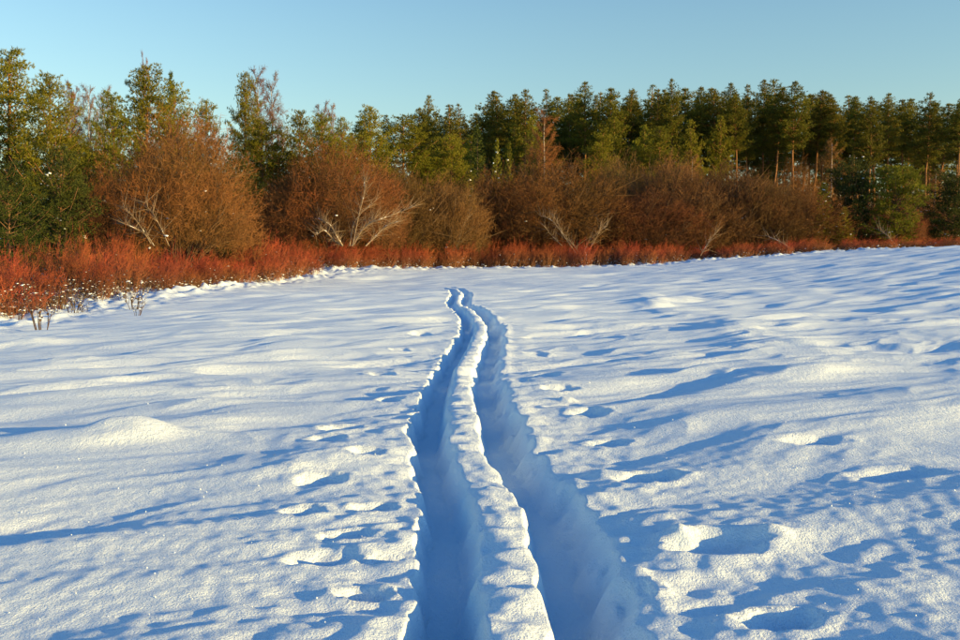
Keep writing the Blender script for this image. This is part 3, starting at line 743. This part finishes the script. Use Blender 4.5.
for i, (px, py) in enumerate([(3, 322), (12, 318), (20, 320), (26, 316), (35, 318), (42, 314), (53, 320), (60, 312), (72, 318), (76, 314), (84, 316), (98, 306), (122, 304), (128, 308), (133, 312), (137, 318), (40, 332), (160, 296), (176, 292), (205, 288), (226, 287), (250, 284), (300, 275), (320, 272), (6, 312), (16, 326), (30, 310), (48, 308), (66, 306), (90, 302), (108, 300), (114, 296), (145, 298), (190, 288), (215, 286), (238, 285), (270, 280), (285, 277)]):
    gx, gy = ray_ground(px, py - 2)
    o = place(WEED[i % 3], px, gy, 'dry snow capped weed poking through snow before the left red thicket', 'weed', 'dry weeds before the left thicket', scale=random.uniform(.9, 1.7), sink=0)

def grass_stuff():
    mb, sn = MB(), MB()
    P, S = [], []
    for i in range(15000):
        px = random.uniform(-40, 1000); De = float(edge_D(px))
        D = De + random.uniform(-.9, 5.5) ** 1 
        if noise(PX(px, D) / 2.5, D / 2.5, 51) < -.1: continue
        P.append((PX(px, D), D))
    P = np.array(P); z = base_h(P[:, 0], P[:, 1])
    B = np.column_stack([P, z])
    d = unit(rng.normal(size=B.shape) * .35 + [0, 0, 1]); L = rng.uniform(.15, .6, len(B))
    mb.spikes(B, B + d * L[:, None], .02, rng.uniform(0, 1, len(B)))
    o = link('dry_grass', mb.mesh('dry_grass', M['dry_grass'])); o['kind'] = 'stuff'; tag(o, 'pale dry grass at the foot of the red thicket', 'grass')
    k = rng.uniform(size=len(B)) < .25
    C = B[k] + d[k] * (L[k] * rng.uniform(.2, 1, k.sum()))[:, None]
    sn.lumps(C, rng.uniform(.02, .08, k.sum()), .38)
    o = link('lodged_snow', sn.mesh('lodged_snow', M['snow_clump'], True)); o['kind'] = 'stuff'; tag(o, 'clumps of snow lodged in the dry grass', 'snow')
grass_stuff()

# ------------------------------------------------------------------ pale leaning and fallen limbs
def limb_set(name, px0, D, lines, label, cat='branch', group='pale limbs lying along the thicket', r0=.085):
    x0 = PX(px0, D); z0 = float(base_h(x0, D))
    root = bpy.data.objects.new(name, None); COL.objects.link(root); root.location = (x0, D, z0); tag(root, label, cat, group)
    for ln in lines:
        pts = [(PX(p[0], D) - x0, random.uniform(-.25, .25) * i, max(-.05, PZ(p[1], D) - z0)) for i, p in enumerate(ln)]
        P = catmull(np.array(pts), 5)
        n = len(P); rr = np.linspace(r0, r0 * .35, n) * (.42 if len(ln) < 4 or ln[-1][1] < 202 else .58) * rng.uniform(.85, 1.15, n)
        b, s = MB(), MB()
        b.tube(P, rr, 6, .5)
        for j in range(2, n):
            q = unit(rng.normal(size=(4, 3)) * .6 + unit(P[-1] - P[0]) * .6 + [0, 0, .35]); b.spikes(np.repeat(P[j:j + 1], 4, 0), P[j] + q * rng.uniform(.4, 1.8, (4, 1)), .028, .5)
        P2 = P + np.column_stack([np.zeros(n), np.zeros(n), rr * .7])
        s.tube(P2, rr * np.clip(rng.uniform(-.35, 1.0, n), .05, 1), 5, .5)
        l = link('limb', b.mesh(name + '_limb', M['pale_bark'], True), root); link('snow', s.mesh(name + '_snow', M['snow_clump'], True), l)
limb_set('snowy_limb', 343, 59.3, [[(343, 246), (337, 236), (331, 226), (325, 222), (316, 218)], [(343, 246), (334, 240), (326, 231), (318, 236)]], 'white curved limbs arching left at the foot of the brown willow', r0=.11)
limb_set('snowy_limb', 356, 59.8, [[(352, 246), (358, 236), (370, 224), (384, 219), (398, 212), (414, 206)], [(354, 245), (364, 228), (374, 220)], [(366, 246), (376, 236), (386, 226), (398, 222)], [(353, 246), (360, 215), (365, 196), (364, 178)], [(350, 246), (356, 220), (376, 200)]], 'white straight limbs leaning right at the foot of the brown willow', r0=.095)
limb_set('snowy_limb', 150, 44, [[(155, 246), (146, 234), (133, 226), (124, 224)], [(152, 244), (141, 224), (128, 208)], [(170, 246), (160, 222), (150, 204)]], 'pale dead limbs at the foot of the biggest rusty willow', r0=.05)
limb_set('snowy_limb', 580, 72.5, [[(580, 254), (571, 243), (562, 232), (553, 216)], [(576, 254), (566, 240), (552, 222), (541, 216)], [(562, 246), (552, 236), (544, 227)], [(583, 254), (590, 240), (606, 226)], [(586, 254), (596, 238), (600, 224)]], 'white thin limbs fanning out at the foot of the dome shaped willow', r0=.07)
limb_set('fallen_branch', 788, 73.5, [[(790, 249), (780, 242), (767, 236)]], 'white fallen branch pointing up left on the right crest', r0=.09)
limb_set('fallen_branch', 702, 73, [[(700, 256), (706, 246), (716, 232)]], 'thin pale branch leaning right beside the tan alder thicket', r0=.06)
limb_set('fallen_branch', 456, 71, [[(452, 252), (458, 244), (462, 228), (470, 214)]], 'pale leaning branch at the foot of the small brown willow', r0=.07)
limb_set('fallen_branch', 885, 76, [[(893, 244), (886, 236), (880, 230)]], 'small pale branch beneath the sunlit round pine', r0=.05)

# ------------------------------------------------------------------ frost crystals that glint on the near snow
def crystals():
    mb = MB(); n = 420
    px = rng.uniform(-60, 1020, n); py = 300 + 340 * rng.uniform(0, 1, n) ** .8
    P = np.array([ray_ground(a, b) for a, b in zip(px, py)])
    k = np.abs(track_s(P[:, 0], P[:, 1])) > .5; P = P[k]
    z = snow_h(P[:, 0].copy(), P[:, 1].copy(), np.full(len(P), .012))
    mb.lumps(np.column_stack([P, z + .002]), rng.uniform(.0012, .0028, len(P)) * np.clip(P[:, 1] / 4, .8, 3), 1.4)
    o = link('frost_crystals', mb.mesh('frost_crystals', M['snow_clump'])); o['kind'] = 'stuff'; tag(o, 'scattered glinting frost crystals on the near snow', 'frost')
crystals()
